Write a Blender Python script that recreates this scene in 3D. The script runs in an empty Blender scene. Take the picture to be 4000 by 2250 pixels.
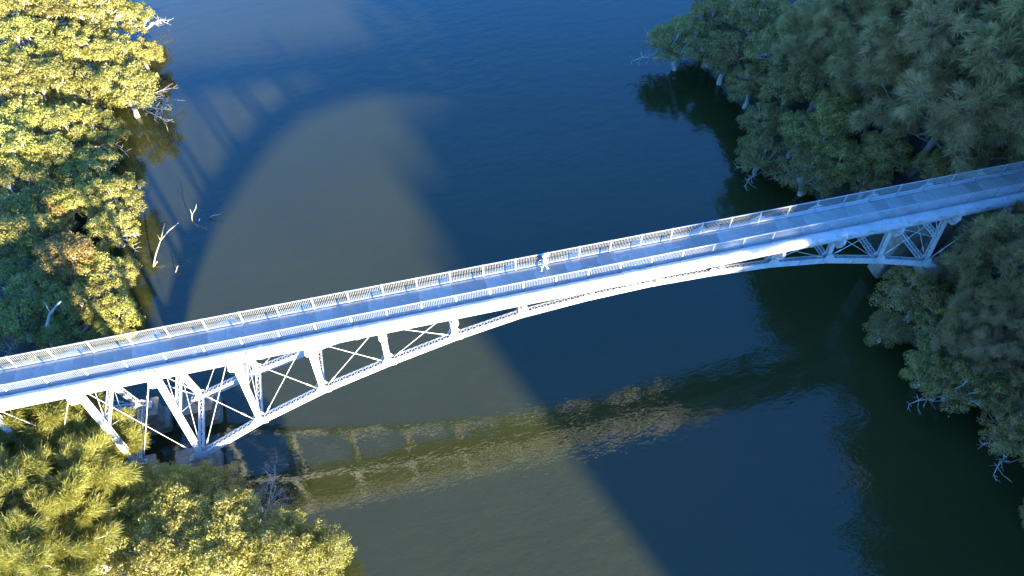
import bpy, math, random
import numpy as np
from mathutils import Vector, Matrix, noise

R_ = math.radians
scene = bpy.context.scene
COL = scene.collection

# ------------------------------------------------------------------ camera
CAM_POS = (-11.2700, -30.7609, 40.7576)
CAM_YAW, CAM_PITCH, CAM_ROLL = 0.264553, 0.915234, 0.015431
cd = bpy.data.cameras.new('camera'); cam = bpy.data.objects.new('camera', cd); COL.objects.link(cam)
_fw = Vector((math.sin(CAM_YAW)*math.cos(CAM_PITCH), math.cos(CAM_YAW)*math.cos(CAM_PITCH), -math.sin(CAM_PITCH)))
_r0 = Vector((math.cos(CAM_YAW), -math.sin(CAM_YAW), 0)); _u0 = _r0.cross(_fw)
_r = _r0*math.cos(CAM_ROLL) + _u0*math.sin(CAM_ROLL); _u = -_r0*math.sin(CAM_ROLL) + _u0*math.cos(CAM_ROLL)
cam.matrix_world = Matrix(((_r.x,_u.x,-_fw.x,CAM_POS[0]),(_r.y,_u.y,-_fw.y,CAM_POS[1]),(_r.z,_u.z,-_fw.z,CAM_POS[2]),(0,0,0,1)))
cd.sensor_width = 36.0; cd.lens = 2826/4000*36.0; cd.clip_start = 0.5; cd.clip_end = 4000
scene.camera = cam

# ------------------------------------------------------------------ light
SUN_EL, SUN_AZ = R_(13.7), R_(160.0)          # azimuth clockwise from +Y
world = bpy.data.worlds.new('World'); scene.world = world; world.use_nodes = True
wn = world.node_tree
sky = wn.nodes.new('ShaderNodeTexSky'); sky.sky_type = 'NISHITA'; sky.sun_disc = False
sky.sun_elevation = SUN_EL; sky.sun_rotation = SUN_AZ
sky.air_density = 1.0; sky.dust_density = 0.0; sky.ozone_density = 9.5
wn.links.new(sky.outputs[0], wn.nodes['Background'].inputs[0])
wn.nodes['Background'].inputs[1].default_value = 0.15
sd = bpy.data.lights.new('sun', 'SUN'); sun = bpy.data.objects.new('sun', sd); COL.objects.link(sun)
sd.energy = 4.4; sd.angle = R_(1.4); sd.color = (1.0, 0.90, 0.63)
S = Vector((math.sin(SUN_AZ)*math.cos(SUN_EL), math.cos(SUN_AZ)*math.cos(SUN_EL), math.sin(SUN_EL)))
sun.rotation_euler = S.to_track_quat('Z', 'Y').to_euler(); sun.location = (60, -120, 80)
scene.view_settings.view_transform = 'Standard'; scene.view_settings.look = 'None'
scene.view_settings.exposure = 2.95; scene.view_settings.gamma = 1.0
scene.view_settings.use_curve_mapping = False
scene.render.engine = 'CYCLES'
scene.cycles.use_denoising = True
scene.cycles.max_bounces = 8; scene.cycles.transparent_max_bounces = 8
scene.cycles.sample_clamp_indirect = 6.0
scene.cycles.caustics_reflective = False; scene.cycles.caustics_refractive = False

# ------------------------------------------------------------------ helpers
def tag(o, label=None, cat=None, group=None, kind=None):
    if label: o['label'] = label
    if cat: o['category'] = cat
    if group: o['group'] = group
    if kind: o['kind'] = kind
    return o

def empty(name, loc=(0, 0, 0), rz=0.0):
    o = bpy.data.objects.new(name, None); COL.objects.link(o)
    o.location = loc; o.rotation_euler = (0, 0, rz); o.empty_display_size = 0.3
    return o

def link(name, mesh, parent=None, loc=(0, 0, 0)):
    o = bpy.data.objects.new(name, mesh); COL.objects.link(o); o.location = loc
    if parent is not None: o.parent = parent
    return o

class MB:
    """collects shapes, builds ONE mesh"""
    def __init__(self): self.v = []; self.f = []
    def add(self, vs, fs):
        n = len(self.v); self.v += [tuple(p) for p in vs]; self.f += [tuple(i+n for i in q) for q in fs]; return self
    def box(self, x0, x1, y0, y1, z0, z1):
        return self.add([(x0,y0,z0),(x1,y0,z0),(x1,y1,z0),(x0,y1,z0),(x0,y0,z1),(x1,y0,z1),(x1,y1,z1),(x0,y1,z1)],
            [(0,3,2,1),(4,5,6,7),(0,1,5,4),(1,2,6,5),(2,3,7,6),(3,0,4,7)])
    def beam(self, a, b, w, h, side=(0, 1, 0)):
        """rectangular bar from a to b; w along 'side', h across both"""
        a, b, s = Vector(a), Vector(b), Vector(side); d = (b-a).normalized()
        s = (s - d*s.dot(d)).normalized(); t = d.cross(s)
        q = [s*(w/2)*i + t*(h/2)*j for i, j in ((-1,-1),(1,-1),(1,1),(-1,1))]
        return self.add([a+p for p in q]+[b+p for p in q], [(0,3,2,1),(4,5,6,7),(0,1,5,4),(1,2,6,5),(2,3,7,6),(3,0,4,7)])
    def tube(self, pts, radii, n=6):
        pts = [Vector(p) for p in pts]; base = len(self.v)
        if not hasattr(radii, '__len__'): radii = [radii]*len(pts)
        ref = Vector((0.31, 0.17, 0.93))
        for i, p in enumerate(pts):
            d = (pts[min(i+1, len(pts)-1)] - pts[max(i-1, 0)]).normalized()
            s = d.cross(ref)
            if s.length < 1e-3: s = d.cross(Vector((1, 0, 0)))
            s.normalize(); t = d.cross(s)
            for k in range(n):
                a = 2*math.pi*k/n
                self.v.append(tuple(p + (s*math.cos(a) + t*math.sin(a))*radii[i]))
        for i in range(len(pts)-1):
            for k in range(n):
                a = base+i*n+k; b = base+i*n+(k+1) % n
                self.f.append((a, b, b+n, a+n))
        self.f.append(tuple(base+k for k in reversed(range(n))))
        self.f.append(tuple(base+(len(pts)-1)*n+k for k in range(n)))
        return self
    def prism(self, poly, axis_vec):
        """extrude polygon (list of points) by a vector"""
        a = Vector(axis_vec); n = len(poly)
        return self.add([Vector(p) for p in poly]+[Vector(p)+a for p in poly],
            [tuple(reversed(range(n))), tuple(range(n, 2*n))]+[(i, (i+1) % n, (i+1) % n+n, i+n) for i in range(n)])
    def mesh(self, name, mat, smooth=False):
        m = bpy.data.meshes.new(name); m.from_pydata(self.v, [], self.f); m.update()
        for q in (mat if isinstance(mat, (list, tuple)) else [mat]): m.materials.append(q)
        if smooth: m.polygons.foreach_set('use_smooth', [True]*len(m.polygons))
        return m
    def build(self, name, mat, parent=None, loc=(0, 0, 0), smooth=False):
        return link(name, self.mesh(name, mat, smooth), parent, loc)

# ------------------------------------------------------------------ materials
def new_mat(name):
    m = bpy.data.materials.new(name); m.use_nodes = True
    nt = m.node_tree; return m, nt, nt.nodes['Principled BSDF']
def node(nt, t, **kw):
    n = nt.nodes.new(t)
    for k, v in kw.items(): setattr(n, k, v)
    return n
def noise_tex(nt, vec, scale, detail=4, rough=0.6):
    n = node(nt, 'ShaderNodeTexNoise'); n.inputs['Scale'].default_value = scale
    n.inputs['Detail'].default_value = detail; n.inputs['Roughness'].default_value = rough
    if vec is not None: nt.links.new(vec, n.inputs['Vector'])
    return n
def ramp(nt, fac, stops):
    r = node(nt, 'ShaderNodeValToRGB'); e = r.color_ramp.elements
    while len(e) < len(stops): e.new(0.5)
    for i, (p, c) in enumerate(stops): e[i].position = p; e[i].color = (*c, 1)
    nt.links.new(fac, r.inputs[0]); return r
def mixc(nt, fac, a, b, mode='MIX'):
    m = node(nt, 'ShaderNodeMix', data_type='RGBA', blend_type=mode)
    for s, v in ((0, fac), (6, a), (7, b)):
        if hasattr(v, 'links') or hasattr(v, 'is_linked'): nt.links.new(v, m.inputs[s])
        elif s == 0: m.inputs[0].default_value = v
        else: m.inputs[s].default_value = (*v, 1)
    return m.outputs[2]
def surf(name, c0, c1, scale=3.0, rough=0.6, bump=0.0, bscale=20.0, obj_rand=0.0, coord='Object', metal=0.0, stretch=None, lo=0.35, hi=0.65, dirt=None):
    m, nt, b = new_mat(name)
    tc = node(nt, 'ShaderNodeTexCoord'); vec = tc.outputs[coord]
    if coord == 'World':
        pass
    if stretch:
        mp = node(nt, 'ShaderNodeMapping'); mp.inputs['Scale'].default_value = stretch; nt.links.new(vec, mp.inputs[0]); vec = mp.outputs[0]
    n = noise_tex(nt, vec, scale, 6)
    col = ramp(nt, n.outputs[0], [(lo, c0), (hi, c1)]).outputs[0]
    if dirt:
        n3 = noise_tex(nt, vec, dirt[1], 5, 0.7)
        rr = ramp(nt, n3.outputs[0], [(dirt[2], (0, 0, 0)), (dirt[2]+0.12, (1, 1, 1))])
        col = mixc(nt, rr.outputs[0], col, dirt[0])
    if obj_rand:
        oi = node(nt, 'ShaderNodeObjectInfo')
        hv = node(nt, 'ShaderNodeHueSaturation'); mr = node(nt, 'ShaderNodeMapRange')
        mr.inputs[3].default_value = 1-obj_rand; mr.inputs[4].default_value = 1+obj_rand
        nt.links.new(oi.outputs['Random'], mr.inputs[0]); nt.links.new(mr.outputs[0], hv.inputs['Value']); nt.links.new(col, hv.inputs['Color']); col = hv.outputs[0]
    nt.links.new(col, b.inputs['Base Color']); b.inputs['Roughness'].default_value = rough; b.inputs['Metallic'].default_value = metal
    if bump:
        n2 = noise_tex(nt, vec, bscale, 4); bp = node(nt, 'ShaderNodeBump'); bp.inputs['Strength'].default_value = bump; bp.inputs['Distance'].default_value = 0.05
        nt.links.new(n2.outputs[0], bp.inputs['Height']); nt.links.new(bp.outputs[0], b.inputs['Normal'])
    return m

def leaf_mat(name, dark, mid, light, trans, patch_scale=0.7, rough=0.5, tr=0.42):
    m, nt, b = new_mat(name)
    g = node(nt, 'ShaderNodeNewGeometry'); tc = node(nt, 'ShaderNodeTexCoord'); oi = node(nt, 'ShaderNodeObjectInfo')
    n = noise_tex(nt, tc.outputs['Object'], patch_scale, 3)
    add = node(nt, 'ShaderNodeMath', operation='MULTIPLY_ADD'); add.inputs[1].default_value = 0.45
    nt.links.new(g.outputs['Random Per Island'], add.inputs[0]); nt.links.new(n.outputs[0], add.inputs[2])
    c = ramp(nt, add.outputs[0], [(0.45, dark), (0.72, mid), (0.98, light)])
    hv = node(nt, 'ShaderNodeHueSaturation'); mr = node(nt, 'ShaderNodeMapRange'); mr.inputs[3].default_value = 0.72; mr.inputs[4].default_value = 1.22
    nt.links.new(oi.outputs['Random'], mr.inputs[0]); nt.links.new(mr.outputs[0], hv.inputs['Value']); nt.links.new(c.outputs[0], hv.inputs['Color'])
    wn_ = node(nt, 'ShaderNodeTexWhiteNoise', noise_dimensions='1D'); nt.links.new(oi.outputs['Random'], wn_.inputs['W']); mh = node(nt, 'ShaderNodeMapRange'); mh.inputs[3].default_value = 0.482; mh.inputs[4].default_value = 0.515
    nt.links.new(wn_.outputs[0], mh.inputs[0]); nt.links.new(mh.outputs[0], hv.inputs['Hue'])
    nt.links.new(hv.outputs[0], b.inputs['Base Color']); b.inputs['Roughness'].default_value = rough
    t = node(nt, 'ShaderNodeBsdfTranslucent'); t.inputs[0].default_value = (*trans, 1)
    mx = node(nt, 'ShaderNodeMixShader'); mx.inputs[0].default_value = tr
    nt.links.new(b.outputs[0], mx.inputs[1]); nt.links.new(t.outputs[0], mx.inputs[2])
    nt.links.new(mx.outputs[0], nt.nodes['Material Output'].inputs[0])
    return m

M = {}
M['steel'] = surf('white_painted_steel', (0.44,0.435,0.425), (0.58,0.575,0.56), 1.6, 0.5, coord='Object', dirt=((0.24,0.17,0.12), 1.9, 0.63), bump=0.05, bscale=30)
M['rail'] = surf('galvanised_railing', (0.30,0.30,0.31), (0.40,0.40,0.41), 3, 0.45)
M['pipe'] = surf('pale_pipe_coating', (0.34,0.335,0.33), (0.50,0.49,0.48), 1.2, 0.42, stretch=(0.5,2,2), dirt=((0.20,0.175,0.15), 1.1, 0.57), bump=0.08, bscale=9)
M['deck'] = surf('grey_deck_sheet', (0.27,0.25,0.22), (0.36,0.33,0.29), 0.9, 0.55, obj_rand=0.22, bump=0.1, bscale=40, dirt=((0.46,0.42,0.36), 1.3, 0.60))
M['dark'] = surf('dark_rubber', (0.02,0.02,0.02), (0.035,0.035,0.035), 5, 0.7)
M['joint'] = surf('brown_joint_steel', (0.30,0.20,0.15), (0.42,0.31,0.25), 4, 0.7)
M['concrete'] = surf('weathered_concrete', (0.16,0.115,0.075), (0.32,0.25,0.18), 1.1, 0.85, bump=0.4, bscale=6, dirt=((0.09,0.08,0.06), 0.8, 0.6))
M['red'] = surf('red_spray_paint', (0.55,0.05,0.06), (0.65,0.08,0.08), 6, 0.5)
M['palemark'] = surf('pale_deck_mark', (0.42,0.40,0.36), (0.66,0.62,0.55), 5, 0.8)
M['bark'] = surf('pale_bark', (0.34,0.30,0.25), (0.58,0.52,0.44), 2.5, 0.85, bump=0.4, bscale=8, stretch=(1,1,0.35))
M['barkgrey'] = surf('grey_bark', (0.30,0.26,0.22), (0.55,0.48,0.42), 2.5, 0.9, bump=0.5, bscale=8, stretch=(1,1,0.35))
M['barkdark'] = surf('dark_casuarina_bark', (0.13,0.105,0.09), (0.27,0.22,0.19), 2.5, 0.9, bump=0.5, bscale=8, stretch=(1,1,0.35))
M['dead'] = surf('bleached_dead_wood', (0.40,0.34,0.27), (0.60,0.53,0.43), 3, 0.85)
M['deadgrey'] = surf('grey_dead_twigs', (0.38,0.31,0.27), (0.55,0.47,0.41), 3, 0.9)
M['leaf'] = leaf_mat('mangrove_leaf', (0.100,0.104,0.024), (0.268,0.252,0.052), (0.505,0.46,0.145), (0.49,0.455,0.09))
M['leafold'] = leaf_mat('olive_mangrove_leaf', (0.19,0.14,0.036), (0.37,0.27,0.07), (0.52,0.38,0.11), (0.40,0.30,0.07))
M['needle'] = leaf_mat('casuarina_needle', (0.128,0.127,0.030), (0.25,0.24,0.050), (0.38,0.355,0.095), (0.40,0.375,0.065), rough=0.6)
M['needlegrey'] = leaf_mat('grey_casuarina_needle', (0.32,0.22,0.085), (0.48,0.34,0.135), (0.60,0.44,0.19), (0.44,0.33,0.12), rough=0.7)
M['ground'] = surf('bank_mud', (0.035,0.028,0.018), (0.09,0.07,0.045), 0.5, 0.95, bump=0.6, bscale=2.0, dirt=((0.035,0.045,0.015), 0.35, 0.5))
M['canopy'] = surf('far_forest_canopy', (0.02,0.03,0.01), (0.07,0.08,0.025), 0.4, 0.9, bump=1.0, bscale=1.0)
M['skin'] = surf('skin', (0.52,0.33,0.25), (0.58,0.38,0.29), 4, 0.5)
M['whitecloth'] = surf('white_cloth', (0.72,0.72,0.74), (0.80,0.80,0.81), 6, 0.8)
M['purplecloth'] = surf('violet_blue_cloth', (0.16,0.14,0.42), (0.22,0.19,0.50), 6, 0.8)
M['shoe'] = surf('pale_blue_shoe', (0.40,0.55,0.62), (0.50,0.65,0.70), 8, 0.6)

def water_mat():
    m, nt, b = new_mat('murky_river_water')
    tc = node(nt, 'ShaderNodeTexCoord'); vec = tc.outputs['Object']
    n0 = noise_tex(nt, vec, 0.05, 4)
    c = ramp(nt, n0.outputs[0], [(0.3, (0.0225,0.0250,0.0070)), (0.7, (0.0275,0.0300,0.0088))])
    nt.links.new(c.outputs[0], b.inputs['Base Color'])
    b.inputs['Roughness'].default_value = 0.03; b.inputs['IOR'].default_value = 1.52
    mp = node(nt, 'ShaderNodeMapping'); mp.inputs['Rotation'].default_value = (0, 0, R_(-14)); mp.inputs['Scale'].default_value = (0.55, 1.0, 1.0); nt.links.new(vec, mp.inputs[0])
    n1 = noise_tex(nt, mp.outputs[0], 0.9, 3, 0.55); n2 = noise_tex(nt, mp.outputs[0], 4.5, 2, 0.5)
    gust = noise_tex(nt, vec, 0.035, 2)                        # wind patches: calmer and rougher water
    gr = node(nt, 'ShaderNodeMapRange'); gr.inputs[1].default_value = 0.35; gr.inputs[2].default_value = 0.65; gr.inputs[3].default_value = 0.6; gr.inputs[4].default_value = 1.3
    nt.links.new(gust.outputs[0], gr.inputs[0])
    a = node(nt, 'ShaderNodeMath', operation='MULTIPLY_ADD'); a.inputs[1].default_value = 0.26
    nt.links.new(n2.outputs[0], a.inputs[0]); nt.links.new(n1.outputs[0], a.inputs[2])
    bp = node(nt, 'ShaderNodeBump'); bp.inputs['Distance'].default_value = 0.12
    st = node(nt, 'ShaderNodeMath', operation='MULTIPLY'); st.inputs[1].default_value = 0.28; nt.links.new(gr.outputs[0], st.inputs[0]); nt.links.new(st.outputs[0], bp.inputs['Strength'])
    nt.links.new(a.outputs[0], bp.inputs['Height']); nt.links.new(bp.outputs[0], b.inputs['Normal'])
    return m
M['water'] = water_mat()

# ------------------------------------------------------------------ terrain
ZW = -12.8
LEFT = [(-400,-40),(-60,-14),(-30,-17),(-22,-19),(-15,-21.5),(-10,-24.5),(-6,-28),(-3,-33),(2,-37.5),(10,-37),(20,-38.5),(32,-41.5),(45,-42),(56,-41.5),(68,-37.5),(100,-34),(400,-60)]
RIGHT = [(-400,120),(-130,60),(-60,44),(-30,36),(-21,36),(-15,37),(-10,33.5),(-5,31.5),(2,35.5),(12,33.5),(22,31.5),(32,31.5),(42,33),(52,36),(70,42),(120,52),(400,80)]
def interp(t, y):
    for (a, b), (c, d) in zip(t, t[1:]):
        if y <= c: return b + (d-b)*max(0, (y-a))/(c-a)
    return t[-1][1]
def terrain(x, y):
    nz = 1.3*noise.noise((x*0.12, y*0.16, 7.7)) + 0.6*noise.noise((x*0.4, y*0.45, 3.1))
    l = interp(LEFT, y) - x + nz; r = x - interp(RIGHT, y) + nz
    if l > 0:  z = min(0.10*l, 0.8) + max(0, l-8)*0.30; z = min(z, 15)
    elif r > 0: k = max(0, min(1, (4-y)/20)); z = min(0.75*r, 11.5) + max(0, r-15.5)*(0.32+0.75*k); z = min(z, 26+26*k)
    else: z = -min(2.5, 0.35*min(-l, -r))
    z += 0.35*noise.noise((x*0.23, y*0.23, 0.3))*min(1, abs(max(l, r))/3) if max(l, r) > -3 else 0
    return ZW + z
def axis(lo, hi, step, far):
    a = list(np.arange(lo, hi+1e-6, step)); s = step; p = a[-1]
    while p < far: s *= 1.5; p += s; a.append(p)
    s = step; p = a[0]
    while p > -far: s *= 1.5; p -= s; a.insert(0, p)
    return a
xs = axis(-75, 95, 1.0, 1200); ys = axis(-45, 110, 1.25, 1200)
gv = [(x, y, terrain(x, y)) for y in ys for x in xs]; nx = len(xs)
gf = [(j*nx+i, j*nx+i+1, (j+1)*nx+i+1, (j+1)*nx+i) for j in range(len(ys)-1) for i in range(nx-1)]
gm = bpy.data.meshes.new('ground'); gm.from_pydata(gv, [], gf); gm.materials.append(M['ground']); gm.polygons.foreach_set('use_smooth', [True]*len(gf))
tag(link('ground', gm), 'dark muddy river banks under the trees', kind='structure')
wm = MB(); wm.add([(-1200,-1200,0),(1200,-1200,0),(1200,1200,0),(-1200,1200,0)], [(0,1,2,3)])
tag(wm.build('river_water', M['water'], loc=(0, 0, ZW)), 'murky olive river water, half sunlit and half in blue shade', kind='structure')

# wooded headland behind the camera, to the right: it keeps the low sun off the right half of the river
HX, HY = math.cos(R_(20)), math.sin(R_(20))         # u axis, across the sunlight
PROFILE = [(-3.3,-17.5),(-3.0,-14),(-2.5,-9.8),(-1.9,-8.9),(0.5,-8.2),(1.0,-5.8),(5.2,-5.3),(5.8,-4.0),(7.5,-3.8),(11,-3.1),(17,-2.0),(24,-1.4),(29,-1.1),(34,-0.6),(37,1.0),(38.5,14),(41,20),(60,22),(75,20),(100,18),(260,20)]
def headland():
    vs, fs = [], []; us = []; V0, V1 = 95.0, 200.0; tanE = math.tan(SUN_EL)
    u = -3.3
    while u < 260: us.append(u); u += 0.5 if u < 45 else 3.0
    for u in us:
        H = interp([(a, b) for a, b in PROFILE], u)
        rowj = []
        for k, (v, f) in enumerate(((V0-18, 0.0), (V0-9, 0.62), (V0, 1.0), (V0+20, 0.96), (V1, 0.55))):
            top = H + tanE*V0 + (0.7*noise.noise((u*0.35, k*3.1, 1.7)) + 0.9*noise.noise((u*0.11, k*2.2, 5.5)) if u > -2 else 0)
            z = ZW - 1 + (top - ZW + 1)*f
            vs.append((u*HX + v*math.sin(R_(20)), u*HY - v*math.cos(R_(20)), z))
    n = 5
    for i in range(len(us)-1):
        for k in range(n-1): fs.append((i*n+k, (i+1)*n+k, (i+1)*n+k+1, i*n+k+1))
    b = len(vs)                                            # close the end wall
    fs.append(tuple(range(n)))
    m = bpy.data.meshes.new('wooded_headland'); m.from_pydata(vs, [], fs); m.materials.append(M['canopy'])
    tag(link('wooded_headland', m), 'densely wooded headland beyond the near right bank', kind='stuff')
headland()

# ------------------------------------------------------------------ the bridge
bridge = empty('footbridge', (-27.6, 0, -12.8))
tag(bridge, 'white steel arched truss footbridge with railings crossing the river', 'bridge')
BO = Vector((27.6, 0, 12.8))                                # child offset: meshes are made in world coordinates
def part(mb, name, mat, parent=bridge, smooth=False):
    o = mb.build(name, mat, parent, smooth=smooth)
    o.location = BO if parent is bridge else (0, 0, 0)
    return o
BAY = 2.4; RY = 1.066; RH = 1.2
X0, X1 = -45.6, 52.8
# deck sheets
dm = MB().box(-0.594, 0.594, -0.94, 0.94, -0.06, 0.0).mesh('deck_panel', M['deck'])
x = X0 + 0.6
while x < X1:
    o = link('deck_panel', dm, bridge); o.location = BO + Vector((x, 0, 0.004*random.Random(int(x*10)).random())); x += 1.2
for s in (-1, 1):
    part(MB().box(X0, X1, s*0.93-0.035, s*0.93+0.035, -0.30, -0.066), 'deck_stringer', M['steel'])
    part(MB().box(X0, X1, s*RY-0.05, s*RY+0.05, -0.28, -0.03), 'edge_beam', M['steel'])
    # top chord of the truss: a plated box, its top in view outside the railing
    mb = MB().box(X0, X1, s*1.33-0.2, s*1.33+0.2, -0.56, -0.26)
    tc_ = part(mb, 'top_chord', M['steel'])
    xx = X0
    while xx < X1: part(MB().box(xx-0.06, xx+0.06, s*1.33-0.215, s*1.33+0.215, -0.57, -0.245), 'splice_plate', M['steel'], tc_); xx += 2.5
# railing: one bay = top rail, bottom rail, balusters; posts apart
PANEL = MB().box(0, BAY, -0.03, 0.03, RH-0.05, RH).box(0.03, BAY-0.03, -0.02, 0.02, 0.06, 0.10).mesh('railing_panel', M['rail'])
bal = MB()
for k in range(20):
    bx_ = (k+0.75)*BAY/20.5
    bal.box(bx_-0.008, bx_+0.008, -0.012, 0.012, 0.10, RH-0.05)
BAL = bal.mesh('balusters', M['rail'])
POST = MB().box(-0.04, 0.04, -0.04, 0.04, -0.20, RH+0.03).box(-0.075, 0.075, -0.075, 0.075, -0.03, 0.0).box(-0.055, 0.055, -0.05, 0.05, RH-0.07, RH+0.015).mesh('railing_post', M['rail'])
for s in (-1, 1):
    for n in range(-19, 22):
        p = link('railing_panel', PANEL, bridge); p.location = BO + Vector((n*BAY, s*RY, 0))
        c = link('balusters', BAL, p); c['kind'] = 'stuff'
        q = link('railing_post', POST, bridge); q.location = BO + Vector((n*BAY, s*RY, 0))
# service cable clipped along the outside of the far railing
cb = MB().tube([(X0+0.1*i, RY+0.40+0.012*math.sin(i*0.9), -0.06+0.02*math.sin(i*0.37)) for i in range(int((X1-X0)*10))][::6], 0.028, 6)
part(cb, 'service_cable', M['dark'])

# joints of the arch
JZ = {3:-10.2,4:-7.7,5:-5.75,6:-4.3,7:-3.05,8:-2.1,9:-1.72,10:-1.6,11:-1.8,12:-2.2,13:-3.0,14:-4.3,15:-5.85}
JX = {k: 2.4+5*(k-9) for k in JZ}
SIDE = {2:(-32.0,-9.8), 1:(-37.3,-8.7), 0:(-42.3,-8.3)}
hw = lambda z: 1.2 + 0.145*(-z-0.9)
TOPZ = -0.34
def jpt(k, s, dz=0.0):
    if k in JZ: xk, z = JX[k], JZ[k]
    else: xk, z = SIDE[k]
    return Vector((xk, s*hw(z), z+dz))
def tpt(k, s, z=TOPZ):
    xk = JX[k] if k in JX else SIDE[k][0]-0.5
    if k in (0,): xk = SIDE[0][0]
    return Vector((xk, s*(hw(z)), z))
def chord_segment(a, b, s):
    """two side plates with lacing bars on top and underneath"""
    d = (b-a).normalized(); up = Vector((0, 0.0, 1)); up = (up - d*up.dot(d)).normalized()
    o = part(MB().beam(a-Vector((0,s*0.17,0))*-1, b-Vector((0,s*0.17,0))*-1, 0.03, 0.60), 'arch_chord', M['steel'])
    part(MB().beam(a-Vector((0,s*0.17,0)), b-Vector((0,s*0.17,0)), 0.03, 0.60), 'inner_plate', M['steel'], o)
    fl = MB()
    for yy in (-1, 1):
        for uu in (-1, 1):
            off = Vector((0, yy*0.155, 0)) + up*(uu*0.292); fl.beam(a+off, b+off, 0.09, 0.016)
    part(fl, 'flange', M['steel'], o)
    L = (b-a).length; n = max(4, int(L/0.22)); lc = MB()
    for uu in (-1, 1):
        for i in range(n):
            p = a + d*(L*i/n) + up*uu*0.306; q = a + d*(L*(i+1)/n) + up*uu*0.306; t = 1 if i % 2 else -1
            lc.beam(p+Vector((0, 0.16*t, 0)), q-Vector((0, 0.16*t, 0)), 0.055, 0.01)
    c = part(lc, 'lacing', M['steel'], o); c['kind'] = 'stuff'
    for f in (0.02, 0.5):
        p = a + d*(L*f) + Vector((0, s*0.19, 0)); part(MB().beam(p-up*0.305, p+up*0.305, 0.018, 0.06), 'splice_plate', M['joint'], o)
for s in (-1, 1):
    for k in range(3, 15): chord_segment(jpt(k, s), jpt(k+1, s), s)
    chord_segment(jpt(1, s), jpt(2, s) + Vector((0.75, 0, -0.05)), s); chord_segment(jpt(0, s), jpt(1, s), s)
    chord_segment(jpt(3, s) + Vector((-0.75, s*0.05, -0.42)), jpt(3, s), s)
    chord_segment(jpt(15, s), jpt(15, s) + Vector((1.6, s*0.12, -0.95)), s)
# posts, gussets, pipe brackets
def truss_post(k, s):
    a, b = tpt(k, s), jpt(k, s, 0.15)
    L = (a-b).length
    if L < 0.35: return
    w = 0.40
    o = part(MB().beam(a+Vector((0, s*0.14, 0)), b+Vector((0, s*0.14, 0)), 0.025, w), 'truss_post', M['steel'])
    part(MB().beam(a-Vector((0, s*0.14, 0)), b-Vector((0, s*0.14, 0)), 0.025, w), 'inner_plate', M['steel'], o)
    lc = MB(); d = (b-a).normalized(); n = max(2, int(L/0.34))
    for xx in (-1, 1):
        for i in range(n):
            t = 1 if i % 2 else -1
            lc.beam(a+d*(L*i/n)+Vector((xx*(w/2-0.02), 0.14*t, 0)), a+d*(L*(i+1)/n)+Vector((xx*(w/2-0.02), -0.14*t, 0)), 0.05, 0.012)
    c = part(lc, 'lacing', M['steel'], o); c['kind'] = 'stuff'
def gusset(k, s):
    j = jpt(k, s); o_ = s*0.215; z = j.z
    for off in (o_, -o_):
        poly = [(j.x-0.52, j.y+off, z-0.20), (j.x+0.52, j.y+off, z-0.20), (j.x+0.50, j.y+off, z+0.28), (j.x+0.24, j.y+off-s*0.06, z+0.68), (j.x-0.24, j.y+off-s*0.06, z+0.68), (j.x-0.50, j.y+off, z+0.28)]
        part(MB().prism(poly, (0, s*0.02, 0)), 'gusset_plate', M['steel'])
ALLK = [0, 1, 2] + list(range(3, 16))
for s in (-1, 1):
    for k in ALLK:
        truss_post(k, s)
        if k not in (8, 9, 10): gusset(k, s)
        t = tpt(k, s)
        part(MB().prism([(t.x-0.34, t.y+s*0.235, -0.52), (t.x+0.34, t.y+s*0.235, -0.52), (t.x+0.27, t.y+s*0.235, -0.98), (t.x-0.27, t.y+s*0.235, -0.98)], (0, -s*0.02, 0)), 'gusset_plate', M['steel'])
# end posts at the right abutment
for s in (-1, 1):
    part(MB().beam((38.2, s*1.25, -0.5), (37.4, s*1.7, -4.2), 0.28, 0.34), 'end_post', M['steel'])
# floor beams under the deck at every panel point, with pipe outriggers on the near side and walk plates on the far side
fbx = [JX[k] if k in JX else tpt(k, 1).x for k in ALLK] + [37.4, 42.4, 47.4]
for xk in fbx:
    part(MB().box(xk-0.09, xk+0.09, -1.12, 1.12, -0.50, -0.31), 'floor_beam', M['steel'])
    part(MB().prism([(xk-0.85, 1.56, -0.36), (xk+0.45, 1.56, -0.36), (xk+0.45, 1.80, -0.36), (xk+0.15, 2.02, -0.36), (xk-0.25, 1.86, -0.36), (xk-0.85, 1.74, -0.36)], (0, 0, -0.03)), 'bracket_plate', M['steel'])
    br = MB().prism([(xk-0.03, 1.5, -0.39), (xk-0.03, 1.9, -0.39), (xk-0.03, 1.5, -0.62)], (0.06, 0, 0))
    part(br, 'bracket_rib', M['steel'])
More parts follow.
